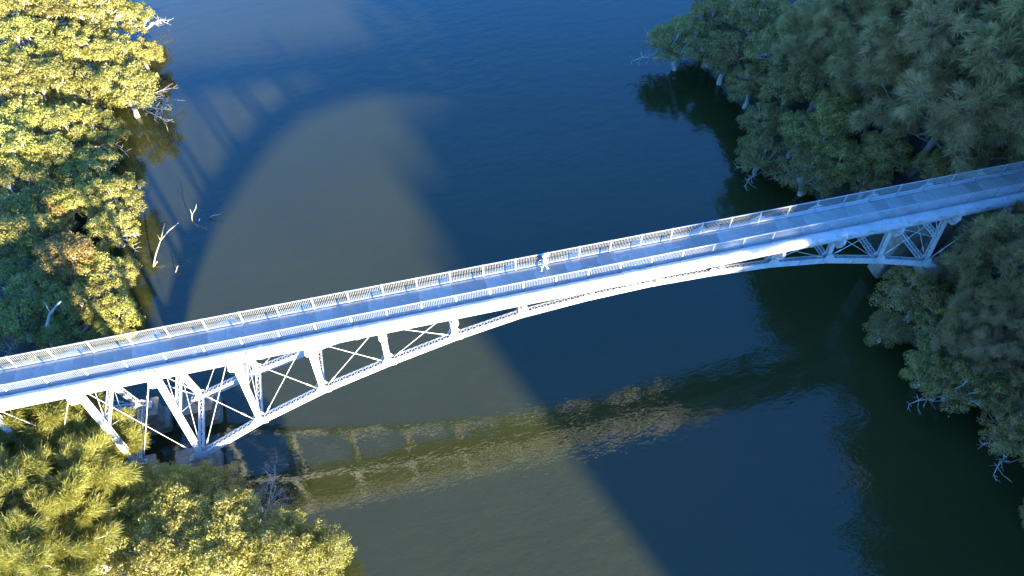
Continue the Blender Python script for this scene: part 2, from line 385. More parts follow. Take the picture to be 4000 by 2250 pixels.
# tie rods: crossed in every panel of both trusses, with turnbuckles
def rod(a, b, r=0.028, tb=0.12):
    a, b = Vector(a), Vector(b)
    o = part(MB().tube([a, b], r, 6), 'tie_rod', M['steel'], smooth=True)
    d = b-a; L = d.length
    if L > 2.4:
        c = b - d*tb; u = d.normalized()
        part(MB().tube([c-u*0.26, c-u*0.2, c+u*0.2, c+u*0.26], [r, r*1.9, r*1.9, r], 6), 'turnbuckle', M['steel'], o)
for s in (-1, 1):
    for a, b in [(0, 1), (1, 2)] + [(k, k+1) for k in range(3, 15)]:
        dp = min(-jpt(a, s).z, -jpt(b, s).z)
        if dp < 2.15: continue
        ta, tb_ = tpt(a, s, -0.62), tpt(b, s, -0.62); ja, jb = jpt(a, s, 0.32), jpt(b, s, 0.32)
        rod(ta+Vector((0.25, s*0.05, 0)), jb+Vector((-0.35, s*0.05, 0))); rod(tb_+Vector((-0.25, -s*0.05, 0)), ja+Vector((0.35, -s*0.05, 0)))
    rod(tpt(2, s, -0.62)+Vector((0.25, 0, 0)), jpt(3, s, 0.32)+Vector((-0.3, 0, 0))); rod(tpt(3, s, -0.62)+Vector((-0.25, 0, 0)), jpt(2, s, 0.3)+Vector((0.5, 0, 0)))
    rod((38.0, s*1.25, -0.7), jpt(15, s, 0.3)+Vector((0.3, 0, 0)), tb=0.16); rod(tpt(15, s, -0.62)+Vector((0.25, 0, 0)), (37.5, s*1.68, -4.0))
# transverse struts: lattice girders between the two arches, at the joints and half way up the tall posts
def strut(p, q, w=0.30, h=0.34):
    p, q = Vector(p), Vector(q); d = (q-p).normalized(); X = Vector((1, 0, 0)); L = (q-p).length
    up = X.cross(d); mb = MB()
    for i in (-1, 1):
        for j in (-1, 1): mb.beam(p+X*(i*w/2)+up*(j*h/2), q+X*(i*w/2)+up*(j*h/2), 0.07, 0.07, (1, 0, 0))
    o = part(mb, 'cross_strut', M['steel'])
    lc = MB(); n = max(3, int(L/0.33))
    for face in range(4):
        for i in range(n):
            t = 1 if i % 2 else -1
            a, b = p+d*(L*i/n), p+d*(L*(i+1)/n)
            if face < 2: o1 = up*((1 if face else -1)*h/2); a2, b2 = a+o1+X*(t*w/2), b+o1-X*(t*w/2)
            else: o1 = X*((1 if face == 3 else -1)*w/2); a2, b2 = a+o1+up*(t*h/2), b+o1-up*(t*h/2)
            lc.beam(a2, b2, 0.04, 0.018)
    c = part(lc, 'lacing', M['steel'], o); c['kind'] = 'stuff'
for k in ALLK:
    strut(jpt(k, -1)+Vector((0, 0.19, 0)), jpt(k, 1)-Vector((0, 0.19, 0)))
    z = JZ[k] if k in JZ else SIDE[k][1]
    if z < -5.2:
        zm = z*0.5 - 0.1; xm = (jpt(k, 1).x + tpt(k, 1).x)/2
        strut((xm, -hw(zm)+0.16, zm), (xm, hw(zm)-0.16, zm), 0.28, 0.30)
        for s in (-1, 1):
            rod((xm+s*0.07, s*(hw(zm)-0.1), zm-0.2), jpt(k, -s, 0.3)+Vector((s*0.07, s*0.15, 0)), 0.022, 0.2)
            rod((xm+s*0.07, s*(hw(-0.7)-0.05), -0.65), (xm+s*0.07, -s*(hw(zm)-0.1), zm+0.2), 0.022, 0.2)

# ------------------------------------------------------------------ water main carried on the near side
PY, PZ, PR = -1.80, 0.22, 0.455
pipe = empty('water_pipe', (-27.6, PY, PZ)); tag(pipe, 'fat white water main running along the near side of the footbridge', 'pipe')
PO = Vector((27.6, 0, 0))
def ring(x, r): return [(x, r*math.cos(2*math.pi*i/32), r*math.sin(2*math.pi*i/32)) for i in range(32)]
def lathe_x(prof):
    mb = MB()
    for i, (x, r) in enumerate(prof): mb.v += ring(x, r)
    for i in range(len(prof)-1):
        for k in range(32): mb.f.append((i*32+k, (i+1)*32+k, (i+1)*32+(k+1) % 32, i*32+(k+1) % 32))
    mb.f.append(tuple(range(32))); mb.f.append(tuple(reversed(range((len(prof)-1)*32, len(prof)*32)))); return mb
secL = 6.0
sec = lathe_x([(0, PR-0.02), (0.02, PR-0.006), (0.06, PR), (secL-0.06, PR), (secL-0.02, PR-0.006), (secL, PR-0.02)]).mesh('pipe_section', M['pipe'], True)
x = -46.0
while x < 40.4:
    L = min(secL, 40.4 - x)
    o = link('pipe_section', sec, pipe); o.location = PO + Vector((x, 0, 0)); o.scale = (L/secL, 1, 1); x += secL
col = lathe_x([(-0.16, PR+0.002), (-0.15, PR+0.035), (0.15, PR+0.035), (0.16, PR+0.002)]).mesh('pipe_collar', M['pipe'], False)
for xc in (-36.4, -20.5, -14.2, 5.8, 19.7, 27.0, 36.4):
    o = link('pipe_collar', col, pipe); o.location = PO + Vector((xc, 0, 0))
wide = lathe_x([(-0.42, PR+0.002), (-0.40, PR+0.04), (0.36, PR+0.04), (0.38, PR+0.07), (0.46, PR+0.07), (0.47, PR+0.002)]).mesh('pipe_coupling', M['pipe'], False)
for xc in (5.2, 25.6):
    o = link('pipe_coupling', wide, pipe); o.location = PO + Vector((xc, 0, 0))
for xk in fbx:
    if xk > 40: continue
    sad = MB()
    arc = [( xk-0.13, PY+(PR+0.012)*math.sin(a), PZ-(PR+0.012)*math.cos(a)) for a in [R_(t) for t in range(-60, 61, 12)]]
    outer = [(xk-0.13, PY-0.52, PZ-PR-0.12), (xk-0.13, PY-0.30, PZ-PR-0.40), (xk-0.13, PY+0.26, PZ-PR-0.40), (xk-0.13, PY+0.26, PZ-PR-0.1)]
    sad.prism(list(reversed(arc)) + outer, (0.26, 0, 0)); o = sad.build('pipe_saddle', M['steel'], pipe); o.location = Vector((27.6, -PY, -PZ))
    st = MB()
    st.prism([(xk-0.30, PY-0.34, -0.66), (xk+0.30, PY-0.34, -0.66), (xk+0.22, PY-0.30, -1.02), (xk-0.22, PY-0.30, -1.02)], (0, 0.40, 0))
    o = st.build('bracket', M['steel'], pipe); o.location = Vector((27.6, -PY, -PZ))
    hp = lathe_x([(-0.045, PR+0.001), (-0.045, PR+0.016), (0.045, PR+0.016), (0.045, PR+0.001)]); o = hp.build('pipe_strap', M['steel'], pipe); o.location = PO + Vector((xk, 0, 0))
# illegible red spray marks on top of the pipe and on the deck
def squiggle(seed, x0, wdt, on_pipe=True, y0=0.0, hgt=0.3, name='spray_mark'):
    rr = random.Random(seed); pts = []; nn = 26
    for i in range(nn):
        t = i/(nn-1); pts.append((x0 + wdt*(t + 0.10*math.sin(t*31+seed)), 0.5+0.42*math.sin(t*24+seed*1.7)+0.1*rr.uniform(-1, 1)))
    mb = MB()
    def P(x, v):
        if on_pipe:
            a = R_(40 + 42*v); return Vector((x, PY - (PR+0.006)*math.cos(a), PZ + (PR+0.006)*math.sin(a)))
        return Vector((x, y0 + hgt*v, 0.012))
    for (a, b), (c, d) in zip(pts, pts[1:]): mb.tube([P(a, b), P(c, d)], 0.020, 5)
    if on_pipe: o = mb.build(name, M['red'], pipe); o.location = Vector((27.6, -PY, -PZ))
    else: o = part(mb, name, M['red'])
    o['label'] = 'red spray-painted scribble'
for sd_, xx, ww in ((1, -27.3, 0.95), (4, -14.2, 0.9), (7, 0.9, 0.85), (9, -21.5, 0.5)): squiggle(sd_, xx, ww)
squiggle(11, 28.2, 0.7, False, -0.65, 0.45); squiggle(13, 28.6, 0.55, False, -0.95, 0.25)
# thin pale pieces on the deck: striped lens shapes, small marks, one lettered mark
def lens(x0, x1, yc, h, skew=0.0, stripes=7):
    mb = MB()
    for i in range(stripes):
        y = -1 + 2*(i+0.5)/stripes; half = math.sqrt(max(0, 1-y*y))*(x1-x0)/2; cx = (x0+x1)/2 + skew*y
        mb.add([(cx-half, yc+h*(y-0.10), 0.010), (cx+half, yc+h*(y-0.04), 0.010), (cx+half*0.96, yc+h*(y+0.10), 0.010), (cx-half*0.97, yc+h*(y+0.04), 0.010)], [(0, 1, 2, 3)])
    part(mb, 'pale_mark', M['palemark'])
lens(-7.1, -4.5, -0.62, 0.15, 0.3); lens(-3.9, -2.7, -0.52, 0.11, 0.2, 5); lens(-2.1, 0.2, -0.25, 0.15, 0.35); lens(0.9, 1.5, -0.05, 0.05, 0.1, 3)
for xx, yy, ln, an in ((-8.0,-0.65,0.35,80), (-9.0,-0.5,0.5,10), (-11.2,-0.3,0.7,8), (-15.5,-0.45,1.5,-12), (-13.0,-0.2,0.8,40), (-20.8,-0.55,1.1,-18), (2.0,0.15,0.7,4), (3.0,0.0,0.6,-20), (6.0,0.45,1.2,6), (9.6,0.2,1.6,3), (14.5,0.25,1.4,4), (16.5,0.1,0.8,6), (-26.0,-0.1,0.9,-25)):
    a = R_(an); d = Vector((math.cos(a), math.sin(a), 0))*ln/2; part(MB().beam(Vector((xx, yy, 0.008))-d, Vector((xx, yy, 0.008))+d, 0.05, 0.006), 'pale_mark', M['palemark'])
for xx in (-29.3, -24.8, -19.6, -14.6, -9.7): part(MB().box(xx-0.14, xx+0.14, -0.93, -0.42, 0.006, 0.012), 'pale_mark', M['palemark'])
fc = bpy.data.curves.new('deck_lettering', 'FONT'); fc.body = 'ARKT'; fc.size = 0.34; fc.extrude = 0.002; fc.materials.append(M['palemark'])
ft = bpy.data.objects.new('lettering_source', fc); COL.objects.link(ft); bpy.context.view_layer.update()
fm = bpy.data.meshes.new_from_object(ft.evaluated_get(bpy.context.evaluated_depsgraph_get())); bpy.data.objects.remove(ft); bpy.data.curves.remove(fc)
fo = link('deck_lettering', fm, bridge); fo.location = BO + Vector((-3.55, -0.80, 0.012)); fo.rotation_euler = (0, 0, R_(9))

# ------------------------------------------------------------------ piers
def concrete_block(mb, x0, x1, y0, y1, z0, z1, c=0.12):
    poly = [(x0+c, y0), (x1-c, y0), (x1, y0+c), (x1, y1-c), (x1-c, y1), (x0+c, y1), (x0, y1-c), (x0, y0+c)]
    mb.prism([(p[0], p[1], z0) for p in poly], (0, 0, z1-z0)); return mb
def pier(x0, x1, yc, half, ztop, label):
    o = empty('bridge_pier', ((x0+x1)/2, yc, ZW-2.5)); tag(o, label, 'pier', 'concrete piers under the left end of the bridge')
    off = -Vector(o.location)
    a = concrete_block(MB(), x0, x1, yc-half, yc+half, ZW-2.5, ztop).build('column', M['concrete'], o); a.location = off
    b = concrete_block(MB(), x0-0.35, x1+0.35, yc-half-0.3, yc+half+0.3, ZW-2.4, ZW+0.75, 0.2).build('footing', M['concrete'], o); b.location = off
    c = concrete_block(MB(), x0-0.1, x1+0.1, yc-half-0.1, yc+half+0.1, ztop, ztop+0.28, 0.05).build('bearing_block', M['concrete'], o); c.location = off
pier(-29.6, -27.1, -2.55, 0.95, -11.05, 'concrete bridge pier at the waterline under the near foot of the arch')
pier(-29.6, -27.1, 2.55, 0.95, -11.05, 'concrete bridge pier in the dark water under the far foot of the arch')
pier(-32.6, -31.0, -2.5, 0.7, -10.35, 'concrete pier nearest the camera side, left of the arch foot, half hidden by mangroves')
pier(-32.6, -31.0, 2.5, 0.7, -10.35, 'concrete pier under the far side of the left truss end')
def abut(label, s):
    o = empty('bridge_abutment', (34.2, s*2.0, -12)); tag(o, label, 'abutment', 'concrete footings at the right bank')
    a = concrete_block(MB(), 32.6, 35.6, s*2.0-0.8, s*2.0+0.8, -12, -6.55).build('footing', M['concrete'], o); a.location = -Vector(o.location)
    b = concrete_block(MB(), 36.8, 38.4, s*1.7-0.4, s*1.7+0.4, -12, -4.15).build('post_base', M['concrete'], o); b.location = -Vector(o.location)
abut('concrete footing at the right bank under the near end of the arch', -1)
abut('concrete footing at the right bank under the far end of the arch', 1)

# ------------------------------------------------------------------ vegetation
def np_mesh(name, verts, n_per, mat, smooth=False):
    """verts: (N*n_per,3) array; each consecutive n_per verts is one face"""
    nv = len(verts); nf = nv//n_per
    m = bpy.data.meshes.new(name); m.vertices.add(nv); m.vertices.foreach_set('co', np.asarray(verts, np.float32).ravel())
    m.loops.add(nv); m.loops.foreach_set('vertex_index', np.arange(nv, dtype=np.int32))
    m.polygons.add(nf); m.polygons.foreach_set('loop_start', np.arange(0, nv, n_per, dtype=np.int32))
    m.update(calc_edges=True); m.materials.append(mat); return m
def unit(a): return a/np.maximum(np.linalg.norm(a, axis=1, keepdims=True), 1e-6)
def leaf_cloud(rng, centers, radii, per, size, flat=0.8, up=0.05):
    P, N = [], []
    for c, r in zip(centers, radii):
        n = max(20, int(per*(r/0.8)**2)); d = unit(rng.normal(size=(n, 3))); d[:, 2] = np.where(d[:, 2] < -0.35, -d[:, 2], d[:, 2])
        lump = 1 + 0.25*np.sin(d[:, 0]*5+c[0]*7)*np.sin(d[:, 1]*5+c[1]*7)
        rad = r*lump*rng.uniform(0.25, 1, n)**0.45
        P.append(c + d*rad[:, None]*np.array([1, 1, flat])); N.append(d*0.7 + np.array([0, 0, up]))
    P = np.concatenate(P); N = unit(np.concatenate(N) + rng.normal(size=P.shape)*0.75)
    t = unit(np.cross(N, rng.normal(size=P.shape))); b = np.cross(N, t)
    L = size*rng.uniform(0.7, 1.35, len(P))[:, None]; W = L*0.52
    v = np.stack([P-t*L/2, P+b*W/2+N*L*0.05, P+t*L/2, P-b*W/2+N*L*0.05], 1).reshape(-1, 3)
    return v
def needle_cloud(rng, tips, dirs, per, length, width):
    V = []
    for c, d in zip(tips, dirs):
        n = per; base = c + rng.normal(size=(n, 3))*0.14 - d*rng.uniform(0, 0.5, n)[:, None]*length
        dd = unit(d*1.0 + np.array([0, 0, 0.25]) + rng.normal(size=(n, 3))*0.5); L = length*rng.uniform(0.5, 1.2, n)[:, None]
        mid = base + dd*L*0.55; tip = base + dd*L + np.array([0, 0, -0.16])*L
        s = unit(np.cross(dd, rng.normal(size=(n, 3))))*width/2
        V.append(np.stack([base, mid+s, tip, mid-s], 1))
    return np.concatenate(V).reshape(-1, 3)
def bez(a, b, c, n=6): return [a*(1-t)**2 + b*2*t*(1-t) + c*t*t for t in np.linspace(0, 1, n)]
def wob(pts, rng, amt): return [pts[0]] + [p + rng.normal(size=3)*amt for p in pts[1:-1]] + [pts[-1]]

def make_mangrove(seed, Rr=3.0, H=6.0, clumps=40, per=380, leaf=0.19, lean=0.5, bare=0.0, mat='leaf', bark='bark'):
    rng = np.random.default_rng(seed); fork = np.array([rng.normal()*lean, rng.normal()*lean, H*0.30])
    centers = []; tries = 0
    lobes = [(rng.uniform(0, 2*math.pi), rng.uniform(0.75, 1.2)) for _ in range(5)]
    while len(centers) < clumps and tries < 9000:
        tries += 1; a = rng.uniform(0, 2*math.pi); k = min(lobes, key=lambda l: abs(math.atan2(math.sin(a-l[0]), math.cos(a-l[0]))))
        rm = Rr*k[1]*(1-0.18*abs(math.sin((a-k[0])*2.5))); r = rm*math.sqrt(rng.uniform(0.0, 1)); dome = math.sqrt(max(0, 1-(r/(Rr*1.25))**2))
        z = H*0.40 + H*0.56*dome*rng.uniform(0.15, 1.0)**0.8; c = np.array([r*math.cos(a), r*math.sin(a), z])
        if all(np.linalg.norm(c-q) > 0.95 for q in centers): centers.append(c)
    centers = np.array(centers); radii = rng.uniform(0.45, 0.92, len(centers))
    wood = MB(); trunk = wob(bez(np.array([0, 0, -0.8]), np.array([0, 0, H*0.15]), fork, 5), rng, 0.06); r0 = 0.047*H
    wood.tube(trunk, [r0*1.3, r0*1.1, r0, r0*0.9, r0*0.85], 8)
    ang = np.arctan2(centers[:, 1], centers[:, 0]); K = 6
    for k in range(K):
        sel = centers[np.floor((ang+math.pi)/(2*math.pi)*K).astype(int) % K == k]
        if len(sel) == 0: continue
        hub = sel.mean(0)*0.62 + fork*0.38 + np.array([0, 0, -0.1])
        limb = wob(bez(fork, fork*0.5+hub*0.5+np.array([0, 0, 0.4]), hub, 6), rng, 0.10); wood.tube(limb, list(np.linspace(r0*0.6, r0*0.36, 6)), 6)
        for c in sel:
            br = wob(bez(hub, hub*0.4+c*0.6+rng.normal(size=3)*0.25, c+np.array([0, 0, 0.05]), 6), rng, 0.07); wood.tube(br, list(np.linspace(r0*0.34, r0*0.09, 6)), 5)
            for _ in range(3):
                e = c + rng.normal(size=3)*np.array([0.34, 0.34, 0.22]); wood.tube([br[3], (br[3]*0.6+e*0.4)+rng.normal(size=3)*0.10, br[3]*0.3+e*0.7+rng.normal(size=3)*0.08, e], [r0*0.12, r0*0.08, r0*0.05, r0*0.02], 4)
    if bare:
        nb = int(bare)
        for i in range(nb):
            a = rng.uniform(-0.9, 0.9); tipd = np.array([math.cos(a), math.sin(a), rng.uniform(-0.1, 0.35)]); e = fork + tipd*Rr*rng.uniform(0.9, 1.5)
            main = wob(bez(fork, fork+tipd*Rr*0.5+np.array([0, 0, 0.9]), e, 7), rng, 0.12); wood.tube(main, list(np.linspace(r0*0.4, r0*0.08, 7)), 5)
            for j in range(16):
                p = main[rng.integers(3, 7)]; q = p + (tipd*0.6 + rng.normal(size=3)*0.5)*rng.uniform(0.4, 1.2); md = (p+q)/2 + rng.normal(size=3)*0.1
                wood.tube([p, md, q], [r0*0.12, r0*0.07, r0*0.035], 4)
                q2 = md + rng.normal(size=3)*0.35; wood.tube([md, q2], [r0*0.06, r0*0.03], 4)
    wmesh = wood.mesh('trunk', M[bark], True)
    cmesh = np_mesh('crown', leaf_cloud(rng, centers, radii, per, leaf), 4, M[mat])
    return wmesh, cmesh

def make_casuarina(seed, Rr=3.2, H=8.0, tufts=170, per=170, nl=0.62, wd=0.026, mat='needle', lean=(0, 0), spread=0.9, bark='bark', lowest=0.35):
    rng = np.random.default_rng(seed); top = np.array([lean[0], lean[1], H*0.92])
    wood = MB(); trunk = wob(bez(np.array([0, 0, -1.0]), np.array([lean[0]*0.2, lean[1]*0.2, H*0.5]), top, 9), rng, 0.08*H/8); r0 = (0.024 if H < 10 else 0.017)*H
    wood.tube(trunk, list(np.linspace(r0*1.3, r0*0.15, 9)), 8)
    tips, dirs = [], []; nb = max(10, tufts//6)
    for i in range(nb):
        f = lowest + (1-lowest)*((i+0.5)/nb); p = trunk[0]+(0) if False else None
        j = f*8; j0 = min(int(j), 7); p = trunk[j0]*(1-(j-j0)) + trunk[j0+1]*(j-j0)
        a = i*2.4 + rng.uniform(-0.5, 0.5); reach = Rr*(1-0.62*max(0, (f-0.55)/0.45)**1.4)*rng.uniform(0.65, 1.1)*(0.75+0.25*min(1, f/0.5))
        out = np.array([math.cos(a), math.sin(a), 0]); e = p + out*reach + np.array([0, 0, reach*rng.uniform(0.25, 0.75)*spread])
        limb = wob(bez(p, p+out*reach*0.55+np.array([0, 0, reach*0.05]), e, 7), rng, 0.07*H/8); wood.tube(limb, list(np.linspace(r0*0.34, r0*0.07, 7)), 5)
        for t in range(6):
            q = limb[rng.integers(2, 7)]; dd = unit((out*rng.uniform(0.2, 1.0) + np.array([0, 0, rng.uniform(0.2, 1.1)]) + rng.normal(size=3)*0.5)[None])[0]
            e2 = q + dd*rng.uniform(0.35, 1.1)*H/8; md = (q+e2)/2+rng.normal(size=3)*0.06; wood.tube([q, md, e2], [r0*0.11, r0*0.075, r0*0.03], 4)
            for _ in range(2):
                e3 = md + unit((dd+rng.normal(size=3)*0.6)[None])[0]*rng.uniform(0.3, 0.7)*H/8; wood.tube([md, e3], [r0*0.06, r0*0.025], 3); tips.append(e3); dirs.append(unit((e3-md)[None])[0])
            tips.append(e2); dirs.append(dd)
            e4 = e2 + dd*0.5*H/8 + rng.normal(size=3)*0.25; wood.tube([e2, (e2+e4)/2+rng.normal(size=3)*0.08, e4], [r0*0.05, r0*0.035, r0*0.02], 3)
    cm = np_mesh('crown', needle_cloud(rng, np.array(tips), np.array(dirs), per, nl, wd), 4, M[mat])
    return wood.mesh('trunk', M[bark], True), cm

def make_dead(seed, H=3.0, spread=1.0, stems=5, levels=3, r=0.05, mat='deadgrey', up=1.0):
    rng = np.random.default_rng(seed); mb = MB()
    def grow(p, d, L, rad, lev):
        n = 4; pts = [p]
        for i in range(n): d = unit((d + rng.normal(size=3)*0.22 + np.array([0, 0, 0.05*up]))[None])[0]; pts.append(pts[-1]+d*L/n)
        mb.tube(pts, list(np.linspace(rad, rad*0.5, n+1)), 5)
        if lev > 0:
            for i in range(4): k = rng.integers(1, n+1); grow(pts[k], unit((d+rng.normal(size=3)*0.6*spread)[None])[0], L*0.62, rad*0.5, lev-1)
    for i in range(stems): grow(np.array([0, 0, -0.2]), unit(np.array([[rng.normal()*0.5*spread, rng.normal()*0.5*spread, up]]))[0], H*0.45, r, levels)
    return mb.mesh('branches', M[mat], True)

KINDS = {
 'mang': [make_mangrove(11, bare=1), make_mangrove(12, lean=0.7, clumps=36), make_mangrove(13, clumps=42), make_mangrove(14, lean=0.6, clumps=34, bare=2), make_mangrove(15, clumps=38, bare=2, H=6.6), make_mangrove(16, clumps=30, per=330, bare=6, lean=0.2)],
 'mangfine': [make_mangrove(21, clumps=70, per=480, leaf=0.15, H=6.0), make_mangrove(22, clumps=66, per=480, leaf=0.15), make_mangrove(23, clumps=60, per=480, leaf=0.15, bare=1)],
 'mangdark': [make_mangrove(31, mat='leafold', leaf=0.17, bark='barkgrey', clumps=60, per=360), make_mangrove(32, mat='leafold', leaf=0.17, bark='barkgrey', bare=2, clumps=46), make_mangrove(33, mat='leafold', leaf=0.17, bark='barkgrey', clumps=55, lean=0.8), make_mangrove(34, mat='leafold', leaf=0.16, bark='barkgrey', clumps=44, bare=1)],
 'cas': [make_casuarina(41), make_casuarina(42, Rr=3.4), make_casuarina(43, Rr=2.8, H=8.5)],
 'casbig': [make_casuarina(51, Rr=7.5, H=17, tufts=420, per=120, nl=0.85, wd=0.036, bark='barkdark', mat='needlegrey', lean=(3.0, 2.0), lowest=0.22), make_casuarina(52, Rr=6.5, H=16, tufts=400, per=120, nl=0.85, wd=0.036, bark='barkdark', mat='needlegrey', lean=(-1.5, 1.0), lowest=0.22), make_casuarina(53, Rr=5.0, H=12, tufts=300, per=120, nl=0.8, wd=0.036, bark='barkdark', mat='needlegrey', lowest=0.2)],
}
def tree(kind, var, x, y, z, sc, rz, label, group):
    w, c = KINDS[kind][var]
    name = {'mang': 'mangrove_tree', 'mangfine': 'mangrove_tree', 'mangdark': 'mangrove_tree', 'cas': 'casuarina_tree', 'casbig': 'casuarina_tree'}[kind]
    o = empty(name, (x, y, z), R_(rz)); o.scale = (sc, sc, sc); tag(o, label, 'tree', group)
    link('trunk', w, o); link('crown', c, o)
